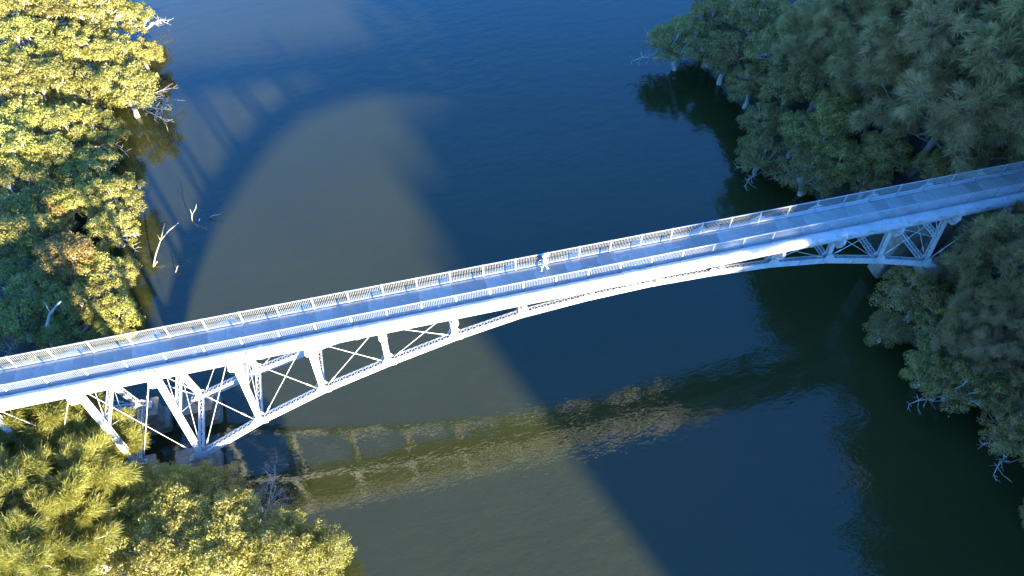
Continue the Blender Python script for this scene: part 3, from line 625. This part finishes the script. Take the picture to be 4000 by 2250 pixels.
TREES = [
('mang',0,-48.28,58.16,-12.05,1.250,222,'sunlit mangrove in the very top left corner of the picture','sunlit mangroves on the upper left bank'),
('mang',2,-43.86,58.32,-12.49,1.300,266,'sunlit mangrove at the top edge, second crown from the left corner','sunlit mangroves on the upper left bank'),
('mang',4,-39.19,57.76,-13.40,1.250,-16,'sunlit mangrove at the top edge with pale forked limbs, third crown from the left','sunlit mangroves on the upper left bank'),
('mang',3,-35.81,58.78,-13.40,0.850,24,'small mangrove crown reaching out over the river at the top left','sunlit mangroves on the upper left bank'),
('mang',1,-45.53,50.79,-12.42,1.250,-31,'sunlit mangrove near the left edge, just below the corner crown','sunlit mangroves on the upper left bank'),
('mang',2,-41.24,50.46,-12.98,1.200,78,'bright yellow-green mangrove with thick white limbs, upper left','sunlit mangroves on the upper left bank'),
('mang',0,-37.17,49.87,-13.40,1.050,310,'bright rounded mangrove crown at the river edge, upper left','sunlit mangroves on the upper left bank'),
('mang',1,-34.76,51.79,-13.40,0.700,22,'flat mangrove bough over the water above the bare-branched tree','sunlit mangroves on the upper left bank'),
('mang',4,-46.60,44.49,-12.34,1.150,20,'sunlit mangrove at the left edge level with the bare-branched tree','sunlit mangroves on the upper left bank'),
('mang',0,-42.82,43.49,-12.71,1.200,125,'full sunlit mangrove between the left edge and the bare-branched tree','sunlit mangroves on the upper left bank'),
('mang',2,-39.21,43.98,-13.40,1.050,185,'sunlit mangrove directly left of the bare-branched tree','sunlit mangroves on the upper left bank'),
('mang',5,-35.44,43.05,-13.40,1.050,4,'half-bare mangrove with a spray of bleached branches over the blue water','sunlit mangroves on the upper left bank'),
('mang',2,-44.56,38.17,-12.52,1.100,155,'dense sunlit mangrove at the left edge, just under a dark gap','sunlit mangroves on the upper left bank'),
('mang',3,-40.76,37.37,-13.13,1.100,-27,'sunlit mangrove with a white curving limb, left bank','sunlit mangroves on the upper left bank'),
('mang',1,-38.21,37.63,-13.40,0.850,-16,'small mangrove at the river edge below the bare-branched tree','sunlit mangroves on the upper left bank'),
('mang',4,-44.87,32.69,-12.47,1.100,-18,'sunlit mangrove at the left edge with tangled grey branches','sunlit mangroves on the upper left bank'),
('mang',0,-41.58,31.89,-12.79,1.050,128,'olive mangrove in the middle of the left bank','sunlit mangroves on the upper left bank'),
('mang',2,-38.63,31.09,-13.40,0.950,76,'olive mangrove at the river edge where brown shallows show','sunlit mangroves on the upper left bank'),
('mang',1,-43.91,27.38,-12.44,1.100,17,'pale yellow mangrove at the left edge above the dark hollow','sunlit mangroves on the upper left bank'),
('mang',0,-39.15,26.98,-13.18,0.900,337,'half-shaded mangrove behind the river-edge boughs, left bank','sunlit mangroves on the upper left bank'),
('mang',2,-35.90,27.40,-13.40,0.850,0,'mangrove bough leaning over the water, its tip furthest out above the dead snags','sunlit mangroves on the upper left bank'),
('mang',4,-35.79,23.22,-13.40,0.750,-27,'mangrove with bare twigs reaching the water beside the dead snags','sunlit mangroves on the upper left bank'),
('mang',0,-43.07,22.62,-12.41,1.000,319,'pale mangrove with a white trunk at the left edge beside the dark hollow','sunlit mangroves on the upper left bank'),
('mangdark',0,-41.27,24.44,-12.63,0.800,84,'dark shaded mangrove behind the hollow on the left bank','sunlit mangroves on the upper left bank'),
('mangdark',2,-38.69,18.62,-12.76,0.950,47,'deep green mangrove standing in shade in the dark hollow, left bank','sunlit mangroves on the upper left bank'),
('mang',5,-43.49,19.94,-12.30,0.750,-14,'mangrove with a tangle of grey dead twigs at the left edge above the bridge','mangroves on the left bank just above the bridge'),
('mang',2,-36.46,16.80,-13.35,0.850,273,'mangrove at the river edge nearest the dead snags, above the bridge','mangroves on the left bank just above the bridge'),
('mang',0,-34.72,18.14,-13.40,0.550,134,'small bright mangrove crown over the water beside the leaning snag','mangroves on the left bank just above the bridge'),
('mang',1,-41.07,15.02,-12.47,0.850,4,'yellow-green mangrove left of the grey dead trunk by the bridge','mangroves on the left bank just above the bridge'),
('mang',3,-37.58,13.75,-12.80,0.850,-11,'mangrove right of the grey dead trunk by the bridge','mangroves on the left bank just above the bridge'),
('mang',2,-34.89,12.97,-13.40,0.750,200,'mangrove crown at the waterline just above the bridge railing','mangroves on the left bank just above the bridge'),
('mang',0,-42.60,13.16,-12.29,0.850,253,'mangrove in the left margin just above the bridge railing','mangroves on the left bank just above the bridge'),
('mang',4,-38.52,11.40,-12.67,0.700,14,'low mangrove whose leaves touch the far railing, left end','mangroves on the left bank just above the bridge'),
('mang',1,-35.59,10.75,-13.33,0.600,3,'low mangrove behind the far railing nearest the open water','mangroves on the left bank just above the bridge'),
('cas',0,-36.85,0.79,-12.76,1.200,103,'feathery yellow casuarina tree in front of the left truss posts','casuarinas at the bottom left corner'),
('cas',1,-39.22,-0.15,-12.43,1.200,251,'feathery casuarina at the left edge below the pipe','casuarinas at the bottom left corner'),
('cas',2,-34.46,-1.07,-12.90,1.000,183,'smaller feathery casuarina top beside the small dark mangrove','casuarinas at the bottom left corner'),
('cas',0,-35.01,-5.17,-12.24,1.100,6,'feathery casuarina with pale trunk between the corner trees and the bright mangroves','casuarinas at the bottom left corner'),
('cas',2,-37.29,-6.67,-11.44,1.150,155,'feathery casuarina at the left edge, second up from the bottom corner','casuarinas at the bottom left corner'),
('cas',1,-36.46,-9.85,-10.85,1.100,22,'dull casuarina in the bottom left corner with bare grey limbs','casuarinas at the bottom left corner'),
('mangdark',0,-33.73,0.59,-13.40,0.550,37,'small dark green mangrove under the truss by the pier','mangroves at the bottom left in front of the bridge'),
('mangfine',0,-32.96,-4.82,-12.50,0.800,283,'mangrove nearest the casuarinas below the bridge pier','mangroves at the bottom left in front of the bridge'),
('mangfine',1,-30.42,-5.40,-12.66,0.800,65,'bright mangrove directly below the concrete pier','mangroves at the bottom left in front of the bridge'),
('mangfine',2,-28.26,-5.59,-12.95,0.750,153,'yellow-green mangrove right under the near foot of the arch','mangroves at the bottom left in front of the bridge'),
('mangdark',3,-26.37,-5.65,-13.40,0.700,-25,'duller olive mangrove between the arch foot and the dead shrub','mangroves at the bottom left in front of the bridge'),
('mangfine',2,-29.38,-8.03,-12.48,0.950,112,'mangrove in the middle of the near stand, with dark gaps','mangroves at the bottom left in front of the bridge'),
('mangfine',1,-26.15,-9.63,-12.67,0.950,252,'full bright mangrove left below the dead shrub','mangroves at the bottom left in front of the bridge'),
('mangfine',0,-21.97,-10.87,-13.40,0.850,119,'bright mangrove right below the dead shrub','mangroves at the bottom left in front of the bridge'),
('mangfine',1,-33.28,-9.56,-11.88,0.950,44,'bright mangrove at the bottom edge beside the corner casuarina','mangroves at the bottom left in front of the bridge'),
('mangfine',0,-29.76,-11.08,-12.21,1.000,266,'bright mangrove at the bottom edge, second from the corner casuarina','mangroves at the bottom left in front of the bridge'),
('mangfine',2,-26.08,-12.18,-12.51,1.000,219,'bright mangrove at the bottom edge, in the middle of the near stand','mangroves at the bottom left in front of the bridge'),
('mangfine',1,-22.65,-12.63,-12.89,0.950,329,'bright mangrove at the bottom edge, last but one towards the water','mangroves at the bottom left in front of the bridge'),
('mangfine',0,-19.86,-12.57,-13.40,0.800,48,'bright mangrove furthest out in the river at the bottom edge','mangroves at the bottom left in front of the bridge'),
('mangdark',1,27.26,36.81,-13.40,1.150,157,'shaded mangrove jutting out over the river with pale low branches, upper right','shaded mangroves on the upper right bank'),
('mangdark',0,32.17,39.55,-12.96,1.150,87,'shaded mangrove at the top edge, first crown right of the water','shaded mangroves on the upper right bank'),
('mangdark',2,35.54,35.38,-10.15,1.150,207,'shaded mangrove at the top edge, second crown right of the water','shaded mangroves on the upper right bank'),
('mangdark',0,31.26,32.88,-12.93,1.050,202,'dark mangrove behind the jutting crown, upper right bank','shaded mangroves on the upper right bank'),
('mangdark',3,34.76,28.69,-10.36,1.100,161,'dark mangrove left of the big casuarina, upper right bank','shaded mangroves on the upper right bank'),
('mangdark',2,38.18,28.19,-7.79,1.200,89,'dark mangrove at the top edge left of the tall casuarinas','shaded mangroves on the upper right bank'),
('mangdark',0,32.22,27.90,-12.26,0.800,346,'small dark mangrove over the black reflection, upper right bank','shaded mangroves on the upper right bank'),
('mangdark',2,33.96,23.77,-10.95,1.000,113,'dark mangrove in the middle of the upper right stand','shaded mangroves on the upper right bank'),
('mangdark',0,31.43,22.10,-12.82,0.800,6,'dark mangrove at the water edge above the bare pale limbs, right bank','shaded mangroves on the upper right bank'),
('mangdark',1,28.57,17.89,-13.40,0.800,210,'mangrove with bare pale limbs stretched over the water above the bridge','shaded mangroves on the upper right bank'),
('mangdark',2,32.88,18.74,-12.25,0.850,31,'dark mangrove behind the one with bare pale limbs','shaded mangroves on the upper right bank'),
('mangdark',3,31.59,13.49,-13.36,1.000,183,'olive mangrove just behind the far railing on the right','shaded mangroves on the upper right bank'),
('mangdark',0,34.78,13.02,-11.69,0.900,0,'dark mangrove at the foot of the big casuarina trunk','shaded mangroves on the upper right bank'),
('mangdark',2,35.97,10.28,-11.21,0.700,233,'low dark mangrove behind the railing below the big casuarina trunk','shaded mangroves on the upper right bank'),
('mangdark',0,42.36,5.97,-7.06,0.900,110,'dark low tree behind the railing right of the big casuarina trunk','shaded mangroves on the upper right bank'),
('casbig',0,39.97,9.79,-8.27,1.150,0,'big grey-green casuarina with a thick leaning trunk, upper right','tall casuarinas on the upper right bank'),
('casbig',1,42.02,11.52,-6.48,1.150,320,'tall casuarina in the top right corner with sunlight on its top','tall casuarinas on the upper right bank'),
('casbig',1,37.53,23.00,-8.28,0.900,236,'tall casuarina at the top edge behind the big leaning one','tall casuarinas on the upper right bank'),
('casbig',0,41.01,17.88,-6.29,0.950,76,'tall casuarina at the top edge between the leaning one and the corner','tall casuarinas on the upper right bank'),
('casbig',2,44.25,7.29,-5.44,0.900,179,'casuarina at the right edge above the bridge railing','tall casuarinas on the upper right bank'),
('casbig',2,39.96,-2.82,-7.39,0.620,13,'casuarina overhanging the right end of the pipe','casuarinas at the right edge of the picture'),
('casbig',2,35.76,-5.82,-9.85,0.850,350,'casuarina at the right edge below the end of the truss','casuarinas at the right edge of the picture'),
('casbig',1,34.70,-10.18,-12.00,0.620,219,'casuarina at the right edge behind the lower right mangroves','casuarinas at the right edge of the picture'),
('mangdark',0,32.86,-3.57,-12.40,1.000,308,'dark mangrove directly below the right foot of the arch','shaded mangroves below the right end of the bridge'),
('mangdark',2,29.57,-4.84,-13.40,0.650,125,'mangrove bough reaching furthest left over the black water, lower right','shaded mangroves below the right end of the bridge'),
('mangdark',0,33.47,-6.44,-11.76,0.900,346,'dark mangrove between the arch foot and the right edge','shaded mangroves below the right end of the bridge'),
('mangdark',2,30.20,-9.39,-13.40,0.750,330,'olive mangrove above the twisted pale limbs, lower right','shaded mangroves below the right end of the bridge'),
('mangdark',1,31.89,-11.22,-13.40,0.850,166,'mangrove with twisted pale limbs low over the water, lower right','shaded mangroves below the right end of the bridge'),
('mangdark',3,34.15,-11.74,-13.00,0.900,158,'mangrove at the right edge with pale upright limbs','shaded mangroves below the right end of the bridge'),
('mangdark',1,33.65,-15.93,-13.40,0.800,204,'dark mangrove at the right edge below the twisted pale limbs','shaded mangroves below the right end of the bridge'),
('mangdark',2,31.54,-21.88,-13.40,0.400,0,'dark low mangrove at the right edge low down near the bottom corner','shaded mangroves below the right end of the bridge'),
('mangdark',2,36.26,22.26,-9.23,1.100,301,'dark mangrove against the left side of the big leaning casuarina','shaded mangroves on the upper right bank'),
('mangdark',0,35.73,17.57,-10.29,1.050,227,'dark mangrove under the low boughs of the big leaning casuarina','shaded mangroves on the upper right bank'),
('mangdark',3,33.71,15.65,-12.10,0.950,181,'dark mangrove with pale stems between the railing and the big casuarina','shaded mangroves on the upper right bank'),
('casbig',1,38.99,16.31,-8.03,0.950,30,'grey casuarina filling the gap left of the big leaning one','tall casuarinas on the upper right bank'),
('casbig',1,43.63,8.81,-5.68,1.100,82,'grey casuarina to the right of the big leaning trunk','tall casuarinas on the upper right bank'),
('mangdark',2,37.41,11.57,-9.93,0.850,28,'dark mangrove tucked against the left of the big casuarina trunk','shaded mangroves on the upper right bank'),
('mangdark',0,40.29,7.52,-8.38,0.700,261,'low dark bush behind the railing just right of the big casuarina trunk','shaded mangroves on the upper right bank'),
('casbig',0,43.00,-19.00,-7.80,1.500,0,'tall dark casuarina past the right edge, seen only as a black reflection in the water','casuarinas past the right edge seen only in reflection'),
('casbig',1,47.00,-27.00,-4.55,1.600,70,'tall dark casuarina past the right edge, seen only as a black reflection in the water','casuarinas past the right edge seen only in reflection'),
('casbig',0,41.00,-33.00,-9.65,1.500,140,'tall dark casuarina past the right edge, seen only as a black reflection in the water','casuarinas past the right edge seen only in reflection'),
('casbig',1,50.00,-12.00,-1.47,1.500,210,'tall dark casuarina past the right edge, seen only as a black reflection in the water','casuarinas past the right edge seen only in reflection'),
('casbig',0,52.00,-38.00,-2.40,1.600,280,'tall dark casuarina past the right edge, seen only as a black reflection in the water','casuarinas past the right edge seen only in reflection'),
('casbig',1,47.00,-5.00,-1.30,1.250,350,'tall dark casuarina past the right edge, seen only as a black reflection in the water','casuarinas past the right edge seen only in reflection'),
('casbig',0,39.00,-26.00,-10.55,1.350,420,'tall dark casuarina past the right edge, seen only as a black reflection in the water','casuarinas past the right edge seen only in reflection'),
]
for t in TREES: tree(*t)

# dead shrub by the water and bare snags standing in the river
o = link('dead_shrub', make_dead(61, 4.6, 1.15, 11, 3, 0.04), None, (-23.73, -7.08, -12.60))
tag(o, 'leafless grey twiggy shrub at the water edge beside the near mangroves', 'shrub')
def snag(name, label, paths, mat='dead'):
    base = Vector(paths[0][0][0]); mb = MB()
    for pts, r in paths: mb.tube([Vector(p)-base for p in pts], list(np.linspace(r, r*0.45, len(pts))), 6)
    o = mb.build(name, M[mat], None, base, True); tag(o, label, 'branch', 'dead branches standing in the river')
snag('dead_branch', 'weathered grey dead trunk with a broken tip rising behind the far railing, left', [([(-39.61,10.45,-10.30), (-39.62,10.94,-9.40), (-39.26,11.37,-8.40), (-38.74,11.60,-7.60), (-37.92,11.61,-6.80), (-37.25,11.57,-6.20)], 0.170), ([(-39.61,10.45,-10.30), (-38.95,10.77,-9.40), (-38.43,10.75,-8.80)], 0.090), ([(-38.61,11.65,-7.50), (-38.71,11.96,-7.00), (-38.73,12.16,-6.60)], 0.050)])
snag('dead_branch', 'long pale dead branch leaning out of the water by the left bank', [([(-33.08,19.67,-13.10), (-32.39,20.39,-11.90), (-31.66,21.19,-11.00)], 0.075), ([(-31.66,21.19,-11.00), (-30.78,21.90,-10.60), (-29.75,22.32,-10.20)], 0.050), ([(-31.66,21.19,-11.00), (-31.29,21.94,-10.50), (-31.06,22.54,-10.20)], 0.035), ([(-31.66,21.19,-11.00), (-31.82,21.64,-10.60)], 0.020)])
snag('dead_branch', 'crooked bleached branch standing upright in the shaded water, left', [([(-29.42,24.90,-13.00), (-29.27,24.93,-12.20), (-28.99,25.03,-11.80)], 0.060), ([(-28.99,25.03,-11.80), (-28.63,25.10,-11.40), (-28.43,25.27,-11.00)], 0.040), ([(-29.17,24.99,-12.00), (-29.20,25.29,-11.50)], 0.035)])
snag('dead_branch', 'short golden dead branch lying on the water right of the crooked one', [([(-27.85,24.92,-12.90), (-27.48,24.78,-12.45), (-26.47,24.72,-12.30)], 0.060)])
snag('dead_branch', 'small dead stick poking out of the water beside the crooked branch', [([(-28.81,24.66,-12.90), (-28.57,24.67,-12.40)], 0.050)])
snag('dead_branch', 'broken dead stub in the water below the long leaning branch', [([(-30.99,18.46,-13.00), (-30.40,18.66,-12.10)], 0.055), ([(-30.53,18.56,-12.30), (-30.68,18.71,-12.20)], 0.020)])
snag('dead_branch', 'brown dead stub by the mangroves below the long leaning branch', [([(-33.09,19.74,-13.00), (-32.37,19.82,-12.30)], 0.080)])

# ------------------------------------------------------------------ the walker
def person(loc, rz):
    root = empty('person', loc, rz); tag(root, 'person in white hat, white top and shorts walking along the footbridge deck', 'person')
    # joints: +x is the walking direction
    J = {'pel': (0,0,0.93,0.135,0.15), 'waist': (0.0,0,1.08,0.115,0.135), 'chest': (0.02,0,1.28,0.125,0.165), 'neck0': (0.03,0,1.44,0.065,0.075), 'neck1': (0.05,0,1.50,0.052,0.052), 'head0': (0.07,0,1.58,0.085,0.075), 'head1': (0.065,0,1.68,0.088,0.076),
         'hipL': (0.01,0.09,0.86,0.085,0.085), 'kneeL': (0.20,0.10,0.50,0.058,0.058), 'ankL': (0.17,0.10,0.10,0.040,0.040), 'toeL': (0.34,0.11,0.05,0.034,0.040),
         'hipR': (-0.01,-0.09,0.86,0.085,0.085), 'kneeR': (-0.06,-0.10,0.48,0.058,0.058), 'ankR': (-0.30,-0.10,0.13,0.040,0.040), 'toeR': (-0.17,-0.11,0.05,0.034,0.040),
         'shL': (0.02,0.18,1.39,0.058,0.058), 'elL': (-0.12,0.22,1.14,0.042,0.042), 'wrL': (0.02,0.22,0.93,0.030,0.030), 'haL': (0.06,0.21,0.86,0.030,0.022),
         'shR': (0.02,-0.18,1.39,0.058,0.058), 'elR': (0.04,-0.23,1.12,0.042,0.042), 'wrR': (0.24,-0.20,1.00,0.030,0.030), 'haR': (0.31,-0.19,1.00,0.030,0.022)}
    E_ = [('pel','waist'),('waist','chest'),('chest','neck0'),('neck0','neck1'),('neck1','head0'),('head0','head1'),('pel','hipL'),('hipL','kneeL'),('kneeL','ankL'),('ankL','toeL'),('pel','hipR'),('hipR','kneeR'),('kneeR','ankR'),('ankR','toeR'),('chest','shL'),('shL','elL'),('elL','wrL'),('wrL','haL'),('chest','shR'),('shR','elR'),('elR','wrR'),('wrR','haR')]
    # five fingers on each hand, short chains rooted in the palm
    for s, h in (('L', (0.06,0.21,0.86)), ('R', (0.31,-0.19,1.00))):
        dv = Vector((0.3, 0, -0.95)) if s == 'L' else Vector((0.95, 0.1, -0.2))
        sd2 = Vector((1, 0, 0.3)) if s == 'L' else Vector((0.1, 1, 0))
        for i, ln in enumerate((0.055, 0.075, 0.085, 0.078, 0.06)):
            off = sd2.normalized()*((i-2)*0.019); p1 = Vector(h)+dv*0.03+off; p2 = p1+dv*ln*0.6+(sd2*-0.02 if i == 0 else Vector((0,0,0))); p3 = p2+dv*ln*0.4+Vector((-0.012,0,-0.006))
            for q, p in enumerate((p1, p2, p3)): J[f'f{s}{i}{q}'] = (*p, 0.0095, 0.0095)
            E_ += [(f'ha{s}', f'f{s}{i}0'), (f'f{s}{i}0', f'f{s}{i}1'), (f'f{s}{i}1', f'f{s}{i}2')]
    def skinned(name, names, edges, grow, mat, root_j, sub=2):
        idx = {n: i for i, n in enumerate(names)}; m = bpy.data.meshes.new(name)
        m.from_pydata([J[n][:3] for n in names], [(idx[a], idx[b]) for a, b in edges], []); m.materials.append(mat)
        ob = link(name, m, root); md = ob.modifiers.new('skin', 'SKIN')
        for n in names: v = m.skin_vertices[0].data[idx[n]]; v.radius = (J[n][3]+grow, J[n][4]+grow); v.use_root = (n == root_j)
        sm = ob.modifiers.new('sub', 'SUBSURF'); sm.levels = sub; sm.render_levels = sub; md.use_smooth_shade = True
        return ob
    skinned('body', list(J), E_, 0, M['skin'], 'pel')
    def sub_(names): return [e for e in E_ if e[0] in names and e[1] in names]
    n1 = ['pel', 'waist', 'chest', 'neck0', 'shL', 'elL', 'shR', 'elR']; skinned('shirt', n1, sub_(n1), 0.022, M['whitecloth'], 'pel')
    n2 = ['pel', 'hipL', 'kneeL', 'hipR', 'kneeR']; skinned('shorts', n2, sub_(n2), 0.024, M['whitecloth'], 'pel')
    bag = MB(); bag.prism([(-0.16,-0.13,1.12),(-0.16,0.13,1.12),(-0.16,0.11,1.42),(-0.16,-0.11,1.42)], (-0.10, 0, 0)); bag.build('backpack', M['purplecloth'], root)
    for s in (-1, 1):
        a = 'L' if s > 0 else 'R'; k, t = Vector(J['ank'+a][:3]), Vector(J['toe'+a][:3]); mb = MB()
        mb.tube([k+Vector((-0.06,0,-0.05)), k+Vector((0,0,-0.03)), (k+t)/2, t, t+(t-k)*0.25], [0.045, 0.056, 0.052, 0.046, 0.018], 8); mb.build('shoe', M['shoe'], root, smooth=True)
    hb = MB(); pr = [(0.19, 1.655), (0.185, 1.668), (0.105, 1.70), (0.098, 1.76), (0.07, 1.80), (0.0, 1.81)]
    for r, z in pr:
        for k in range(20): a = 2*math.pi*k/20; hb.v.append((0.065+r*math.cos(a), r*math.sin(a), z+0.012*math.sin(2*a)*(r > 0.15)))
    for i in range(len(pr)-1):
        for k in range(20): hb.f.append((i*20+k, i*20+(k+1) % 20, (i+1)*20+(k+1) % 20, (i+1)*20+k))
    hb.build('hat', M['whitecloth'], root, smooth=True)
    # face: nose, eyes, mouth, ears and short hair under the hat
    f = MB(); f.add([(0.150,0,1.635),(0.150,-0.012,1.60),(0.150,0.012,1.60),(0.176,0,1.603)], [(0,1,3),(0,3,2),(1,2,3)]); f.build('nose', M['skin'], root)
    for s in (-1, 1):
        MB().tube([(0.146,s*0.032,1.637),(0.157,s*0.032,1.637)], 0.009, 6).build('eye', M['dark'], root)
        MB().tube([(0.065,s*0.076,1.60),(0.06,s*0.090,1.635)], 0.014, 6).build('ear', M['skin'], root)
    MB().tube([(0.152,-0.022,1.572),(0.158,0,1.570),(0.152,0.022,1.572)], 0.006, 5).build('mouth', M['purplecloth'], root)
    MB().tube([(0.03,-0.03,1.52),(0.0,0,1.60),(0.02,0,1.68)], [0.05,0.075,0.07], 8).build('hair', M['barkgrey'], root, smooth=True)
person((-0.42, 0.45, 0.010), R_(172))
